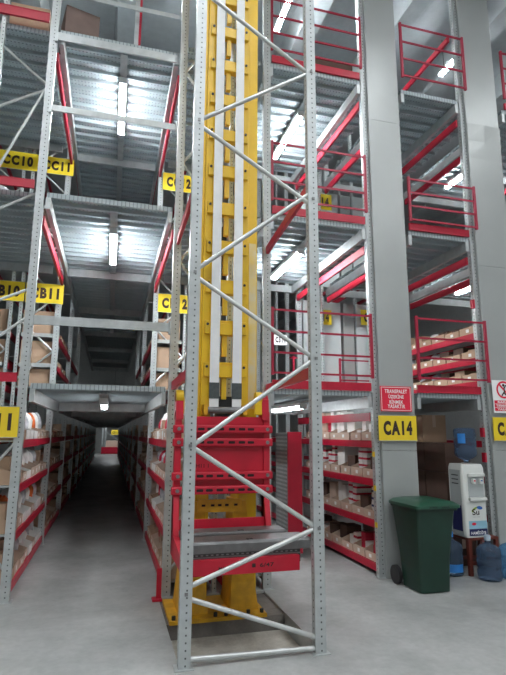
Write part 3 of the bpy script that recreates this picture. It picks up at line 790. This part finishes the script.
# what stands in each bin of the CA14 rack, nearest first: (kind, count, height) for one or two stacks
STOCK = {3: ['w2.15 w1.2', 'w2.13 w1.12', 'w1.3', 'w3.12 w3.13', 'w3.14 R2.12', 'k3.13', 'k2.16 k3.12'],
         2: ['d1.25', 'r4.085 r4.085', 'd1.24', 'w1.36', 'r4.09 r3.09', 'r3.11 r4.09', 'k2.15'],
         1: ['n4.085 n4.085', 'd1.22', 'r4.085 r4.09', 'w2.15 w3.11', 'k1.3', 'd1.26', 'w2.14'],
         0: ['r2.13 R2.14', 'w1.15 R2.12', 'r2.1 w1.16', 'd1.24', 'd1.2', 'w1.14', 'd1.22']}
def ca14_goods(x, y, z, k, n, nm):
    spec = STOCK[k][n].split(); m = len(spec)
    for q, sp_ in enumerate(spec):
        kd, cnt, h = sp_[0], int(sp_[1]), float(sp_[2:])
        wd = .23 if m == 1 else .112; yy = y if m == 1 else y + (-.062, .062)[q]
        mat, band, word = KINDS[kd]
        for c in range(cnt):
            j = random.uniform(-.006, .006)
            carton(x-.11+j, x+.11+j, yy-wd/2, yy+wd/2, z+c*(h+.002), z+c*(h+.002)+h, mat, '%s carton on the %s shelf of the CA14 rack' % (word, nm), 'goods on the CA14 rack', band, False)
SEED = [0]
def packs(where, choices, group, hmax=.30):
    def f(x, y, z, k, n, nm):
        SEED[0] += 1; rnd = random.Random(SEED[0]*13)
        mt, t = rnd.choice(choices) if n else KR
        if mt in ('kraft', 'kraft_dark_shade'):
            h = rnd.uniform(hmax-.12, hmax); carton(x-.12, x+.12, y-.11, y+.11, z, z+h, mt, '%s carton on the %s shelf %s' % (t, nm, where), group, None, False, rnd.uniform(-.05, .05))
        else: lump(x, y, z+.001, .125, .100, rnd.uniform(hmax-.1, hmax), mt, '%s pack on the %s shelf %s' % (t, nm, where), group, SEED[0])
    return f
FO, WH, OR, BR, KR, RE = ('foil', 'clear wrapped'), ('white_card', 'white'), ('orange_card', 'orange'), ('kraft_dark_shade', 'dark brown'), ('kraft', 'kraft brown'), ('red_card', 'red')
GA = 'packs in the aisle racks'
bins(LX+.015, YL+.06, YM-.06, 1, 'cardboard picking bin on the %s shelf at the aisle mouth, opposite the lift', 'picking bins left of the aisle', .325, ('kraft_light', 'kraft_light', 'white_card'), goods=packs('at the aisle mouth, opposite the lift', (FO, WH, FO, WH, OR, KR), GA, .37))
bins(LX+.015, ysL[1]+.10, ysL[2]-.08, 1, 'wide picking bin on the %s shelf in the aisle second bay, opposite the lift', 'picking bins left of the aisle', .54, ('kraft_light', 'kraft'), sx=1.5)
bins(BX0-.015, YB+.06, YM-.06, -1, 'cardboard picking bin on the %s shelf at the aisle mouth, lift side', 'picking bins right of the aisle', .325, ('kraft_light', 'white_card', 'kraft'), goods=packs('at the aisle mouth, lift side', (FO, WH, WH, KR, RE), GA, .37))
bins(BX0-.015, ysB[1]+.10, ysB[2]-.08, -1, 'wide picking bin on the %s shelf in the aisle second bay, lift side', 'picking bins right of the aisle', .54, ('kraft_light', 'kraft'), sx=1.5)
bins(CX0-.015, ysR[0]+.05, ysR[1]-.05, -1, 'white labelled picking bin on the %s shelf of the CA14 rack', 'picking bins on the CA14 rack', .33, ('kraft_light',), goods=ca14_goods)
bins(DX0-.015, ysR[0]+.05, ysR[1]-.05, -1, 'picking bin on the %s shelf above the deck beyond the water cooler', 'picking bins above the cooler', .33, ('kraft',), zs=(2.36, 2.68, 3.02), names=('lower', 'middle', 'upper'), goods=packs('above the deck beyond the water cooler', (FO, BR, BR, WH, KR), 'packs above the cooler', .24))
bins(LX+.015, ysL[1]+.62, ysL[2]-.08, 1, 'wide picking bin on the %s upper level shelf by the CB11 sign', 'picking bins on the upper racks', .54, ('kraft',), zs=(2.36, 2.72, 3.20), names=('lower', 'middle', 'upper'), sx=1.5)
bins(BX0-.015, ysB[1]+.62, ysB[2]-.08, -1, 'wide picking bin on the %s upper level shelf by the CB12 sign', 'picking bins on the upper racks', .54, ('kraft',), zs=(2.36, 2.72, 3.20), names=('lower', 'middle', 'upper'), sx=1.5)
# far dark bays: nobody can count these
def far_rows(x, d_, ys, label):
    b = MB()
    for i in range(2, len(ys)-1):
        for z in SH:
            y = ys[i] + .1
            while y < ys[i+1] - .4:
                h = random.uniform(.12, .3); b.box(min(x, x+d_), max(x, x+d_), y, y+.36, z+.001, z+h); y += .45
    o = b.build('far_cartons', 'kraft'); o['kind'] = 'stuff'; tag(o, label, 'cartons')
far_rows(LX-.01, -.42, ysL, 'rows of cardboard bins far down the dark aisle, opposite the lift')
far_rows(BX0+.01, .42, ysB, 'rows of cardboard bins far down the dark aisle, on the lift side')

# big cartons on the upper racks beside the CB signs
GB = 'big cartons on the upper racks'
for z, h, nm in ((2.37, .27, 'lower'), (2.73, .36, 'middle'), (3.21, .37, 'upper')):
    for x0, x1 in ((-1.43, -.965), (-2.10, -1.66)):
        carton(x0, x1, YM+.06, YM+.5, z, z+h, 'kraft', 'big plain carton on the %s shelf under the %s sign' % (nm, 'CB11' if x0 > -1.5 else 'CB10'), GB, tape=False)
    carton(.70, 1.08, YM+.06, YM+.5, z, z+h, 'kraft', 'big plain carton on the %s shelf under the CB12 sign' % nm, GB, tape=False)
for x0, x1, z in ((-1.40, -.99, 4.61), (-1.40, -.99, 5.01), (-2.06, -1.70, 4.61), (.70, 1.08, 4.61), (.70, 1.08, 5.01)):
    carton(x0, x1, YM+.06, YM+.5, z, z+.33, 'kraft_dark_shade', 'dark carton on the middle level rack under the %s sign' % ('CC11' if -1.5 < x0 < 0 else 'CC10' if x0 < 0 else 'CC12'), GB, tape=False)
# ground level cartons seen through the rack end frame
for z, nm in zip(SH, ORD):
    carton(LX-1.24, LX-.74, YL+.06, YL+.5, z+.008, z+.37, 'kraft', 'wide carton on the %s shelf of the back to back rack' % nm, 'cartons at the rack end', tape=True)
# things on the decks
carton(-.86, -.45, YL+.10, YL+.5, L4, L4+.42, 'brown_foam', 'brown box on the top deck edge beside the left upright', None, tape=False, rot=.25)
carton(-1.45, -1.0, YL+.12, YL+.55, L4, L4+.35, 'kraft', 'pale carton on the top deck behind the red toe board', None, tape=False)
lump(-1.75, YL+.5, L3+.002, .45, .2, .26, 'foil', 'pale wrapped pack lying on the middle deck below the CC10 sign', None, 901)
carton(2.45, 3.05, YR+.1, YR+.5, L4+.002, L4+.30, 'kraft_dark_shade', 'dark crate behind the top red railing of the second aisle', None, tape=False)
# stock pile in the gap behind the cooler, deck shade put into its card colour
TIER = ('floor', 'second', 'third', 'fourth', 'top')
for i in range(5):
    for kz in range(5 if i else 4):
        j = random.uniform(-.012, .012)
        carton(4.27+j, 4.65+j, 5.96+i*.48, 6.42+i*.48, kz*.385+.002, kz*.385+.382, 'kraft_dark_shade' if (kz, i) != (4, 1) else 'kraft', 'shade-dark carton on the %s tier of the pile behind the water cooler' % TIER[kz] if (kz, i) != (4, 1) else 'paler brown carton on top of the pile behind the water cooler', 'cartons behind the water cooler')
# upper stock in the second aisle beyond the railing
for i in range(4):
    for z in (2.75, 3.2):
        carton(BX1-.42, BX1-.02, ysB[1]+.1+i*.6, ysB[1]+.6+i*.6, z+.008, z+.3, random.choice(('kraft_dark_shade', 'white_card')), 'carton on the rack above the lowest deck, facing the second aisle', 'cartons facing the second aisle')
for z in (2.75, 3.2): shelf(rackB2, BX1-.48, BX1+.03, ysB[1]+.04, ysB[2]-.04, z)

# ------------------------------------------------------------------ wheeled bin
wb = thing('wheeled_bin', 'dark green wheeled waste bin with lid before the CA14 column', 'waste bin', (3.40, 5.36, 0))
def rr(x0, x1, y0, y1, z, c=.035):
    pts = []
    for cx, cy, a0 in ((x1-c, y1-c, 0), (x0+c, y1-c, 90), (x0+c, y0+c, 180), (x1-c, y0+c, 270)):
        for i in range(4): t = R(a0 + 30*i); pts.append((cx + c*math.cos(t), cy + c*math.sin(t), z))
    return pts
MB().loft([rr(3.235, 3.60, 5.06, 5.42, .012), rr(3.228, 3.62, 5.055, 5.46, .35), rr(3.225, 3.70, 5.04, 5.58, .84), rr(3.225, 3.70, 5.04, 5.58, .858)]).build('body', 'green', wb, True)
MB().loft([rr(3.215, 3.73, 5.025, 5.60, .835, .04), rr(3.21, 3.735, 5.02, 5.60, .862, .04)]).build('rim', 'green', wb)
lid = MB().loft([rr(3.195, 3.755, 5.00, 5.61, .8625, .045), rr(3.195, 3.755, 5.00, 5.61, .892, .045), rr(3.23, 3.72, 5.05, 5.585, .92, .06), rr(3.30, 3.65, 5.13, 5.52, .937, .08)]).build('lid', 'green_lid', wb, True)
MB().box(3.26, 3.69, 5.612, 5.64, .86, .905).build('handle', 'green_lid', wb, bevel=.01)
for x in (3.185, 3.615): MB().tube((x, 5.49, .10), (x+.04, 5.49, .10), .0995, 24).build('wheel', 'rubber', wb, True)
for x in (3.181, 3.6555): MB().tube((x, 5.49, .10), (x+.003, 5.49, .10), .05, 16).build('hub', 'dark', wb, True)
MB().tube((3.19, 5.49, .10), (3.65, 5.49, .10), .012, 8).build('axle', 'dark', wb)
for x in (3.40, 3.55): MB().box(x-.05, x+.05, 4.998, 5.001, .868, .884).build('lid_grip', 'green', lid)

# ------------------------------------------------------------------ stool, cooler and bottles
st = thing('low_stool', 'red brown wooden stand carrying the white water cooler', 'stool', (4.33, 5.62, 0))
MB().box(4.205, 4.64, 5.52, 5.86, .40, .432).build('top', 'stool', st, bevel=.006)
for x in (4.23, 4.615):
    for y in (5.545, 5.835): MB().box(x-.022, x+.022, y-.022, y+.022, .001, .40).build('leg', 'stool', st)
for y in (5.545, 5.835): MB().box(4.252, 4.593, y-.012, y+.012, .12, .155).build('stretcher', 'stool', st)
wc = thing('water_cooler', 'white water cooler with printed front standing on the low wooden stand', 'water cooler', (4.31, 5.64, .433))
cx0, cx1, cy0, cy1 = 4.185, 4.505, 5.525, 5.81
MB().loft([rr(cx0+.01, cx1-.0, cy0, cy1, .4335, .025), rr(cx0, cx1, cy0-.005, cy1, .60, .03), rr(cx0, cx1, cy0-.005, cy1, 1.24, .03), rr(cx0+.012, cx1-.012, cy0+.01, cy1-.01, 1.29, .03)]).build('body', 'cool_w', wc, True)
MB().box(cx0-.003, cx0-.0003, cy0+.04, cy1-.04, .46, 1.22).build('side_panel', 'cool_g', wc)
for z in (1.05, 1.10, 1.15): MB().box(cx0-.0045, cx0-.0032, cy0+.08, cy1-.08, z, z+.012).build('vent', 'dark', wc)
nf = cy0-.0055
rec = MB().box(cx0+.07, cx1-.03, nf-.004, nf, .90, 1.14).build('tap_recess', 'cool_g', wc)
MB().box(cx0+.06, cx1-.02, nf-.045, nf, .865, .897).build('drip_tray', 'cool_w', wc, bevel=.004)
MB().box(cx0+.06, cx1-.02, nf-.03, nf, 1.14, 1.185).build('tap_hood', 'cool_w', wc, bevel=.008)
for x, mt in ((cx0+.13, 'sign_red'), (cx0+.23, 'blue')):
    t = MB().box(x-.02, x+.02, nf-.05, nf-.0045, 1.06, 1.12).build('tap', 'cool_w', wc, bevel=.006); MB().box(x-.012, x+.012, nf-.052, nf-.0503, 1.09, 1.105).build('tap_mark', mt, t)
# printed front: leaf, oval, script, small line, pale picture and navy band
def ell(cx, cz, a, b, y, tilt=0, k=20):
    m = MB(); m.prism([(cx + a*math.cos(t)*math.cos(tilt) - b*math.sin(t)*math.sin(tilt), cz + a*math.cos(t)*math.sin(tilt) + b*math.sin(t)*math.cos(tilt)) for t in [2*math.pi*i/k for i in range(k)]], 'y', y-.0012, y-.0002); return m
ell(4.3450, .757, .07, .028, nf, .35).build('logo_leaf', 'leaf', wc); ell(4.3550, .748, .06, .018, nf-.001, .35).build('logo_inner', 'cool_w', wc)
ell(4.3950, .775, .040, .020, nf-.0022, -.15).build('logo_oval', 'blue', wc)
letter('Su', .10, .07, 'sign_ink', (4.3350, nf-.0024, .728), wc, bold=.02)
letter('hot cold', .10, .018, 'cool_g', (4.3400, nf-.0006, .672), wc, bold=.0)
MB().box(4.2300, 4.4850, nf-.0012, nf-.0002, .535, .625).build('picture_print', 'cyan', wc); ell(4.3000, .59, .03, .016, nf-.0013).build('picture_flower', 'sign_red', wc)
MB().box(4.2300, 4.4850, nf-.0013, nf-.0003, .455, .533).build('name_band', 'navy', wc)
letter('HAMİDİYE', .21, .045, 'white_print', (4.3575, nf-.0016, .492), wc, bold=.02)
MB().box(cx0-.0046, cx0-.0032, cy0+.05, cy1-.05, .50, .80).build('side_print', 'navy', wc)
def bottle(x, y, z, label, mat, cap, inverted=False, sticker=None, s=1.0):
    r = thing('water_bottle', label, 'bottle', (x, y, z), 'large water bottles')
    P = [(.10, 0), (.128, .012), (.135, .035), (.135, .10), (.128, .115), (.128, .13), (.135, .145), (.135, .225), (.128, .24), (.128, .255), (.135, .27), (.135, .32), (.125, .345), (.09, .375), (.045, .395), (.032, .405), (.032, .43)]
    if inverted: P = [(a, .43-b) for a, b in reversed(P)]
    MB().lathe([(a*s, z+b*s) for a, b in P], x, y, 28).build('shell', mat, r, True)
    if not inverted: MB().lathe([(.036*s, z+.431*s), (.038*s, z+.44*s), (.038*s, z+.485*s), (.03*s, z+.492*s)], x, y, 18).build('cap', cap, r, True)
    else: MB().lathe([(.06, z-.010), (.065, z-.002)], x, y, 18).build('collar', 'cool_w', r)
    if sticker:
        a0, a1, z0, z1, sm = sticker; m = MB(); n = 8
        for i in range(n):
            t0, t1 = R(a0 + (a1-a0)*i/n), R(a0 + (a1-a0)*(i+1)/n); q = len(m.v)
            for rr_ in (.1362*s, .1372*s):
                for t in (t0, t1):
                    for zz in (z0, z1): m.v.append((x + rr_*math.cos(t), y + rr_*math.sin(t), z + zz*s))
            m.f += [(q, q+2, q+3, q+1), (q+4, q+5, q+7, q+6), (q, q+1, q+5, q+4), (q+2, q+6, q+7, q+3), (q, q+4, q+6, q+2), (q+1, q+3, q+7, q+5)]
        lb = m.build('sticker', sm, r)
    return r
bottle(4.365, 5.665, 1.302, 'upturned blue water bottle seated on the white cooler', 'water', 'bottle_cap', True, (195, 235, .24, .36, 'bottle_cap'))
bottle(4.055, 5.66, .001, 'full water bottle with bright blue cap beside the green bin', 'water', 'bottle_cap', False, (215, 300, .05, .14, 'bottle_cap'))
bottle(4.345, 5.36, .001, 'full water bottle with pale cap before the wooden stand', 'water', 'pale_cap')
bottle(4.635, 5.33, .001, 'pale blue water bottle before the grey column beyond the cooler', 'water_pale', 'pale_cap')

# ------------------------------------------------------------------ far end of the aisle
fr = thing('end_rack', 'small lit rack with red base at the far end of the aisle', 'rack', (.1, 42.2, 0))
for x in (-.50, -.28, .74): MB().box(x-.05, x+.05, 42.1, 42.2, 0.001, 2.6).build('post', 'galv', fr)
MB().box(-.55, .75, 42.05, 42.3, .05, .55).build('base_beam', 'red', fr)
MB().tube((-.25, 42.15, 1.7), (.7, 42.15, 1.05), .02, 6).build('brace', 'galv_tube', fr)
MB().box(-.25, .7, 42.25, 42.9, .56, 1.05).build('load', 'kraft_light', fr)
sign('CF11', .14, .72, 42.092, 1.50, 1.86, 'tiny yellow rack sign at the far end of the aisle')
o = MB().box(.80, 1.35, 42.1, 42.16, .001, 2.6).prism([(1.28, 42.06), (1.31, 42.06), (1.31, 42.1), (1.28, 42.1)], 'z', .9, 1.2).build('far_door', 'far_green'); tag(o, 'grey green door panel at the far end of the aisle', 'door')
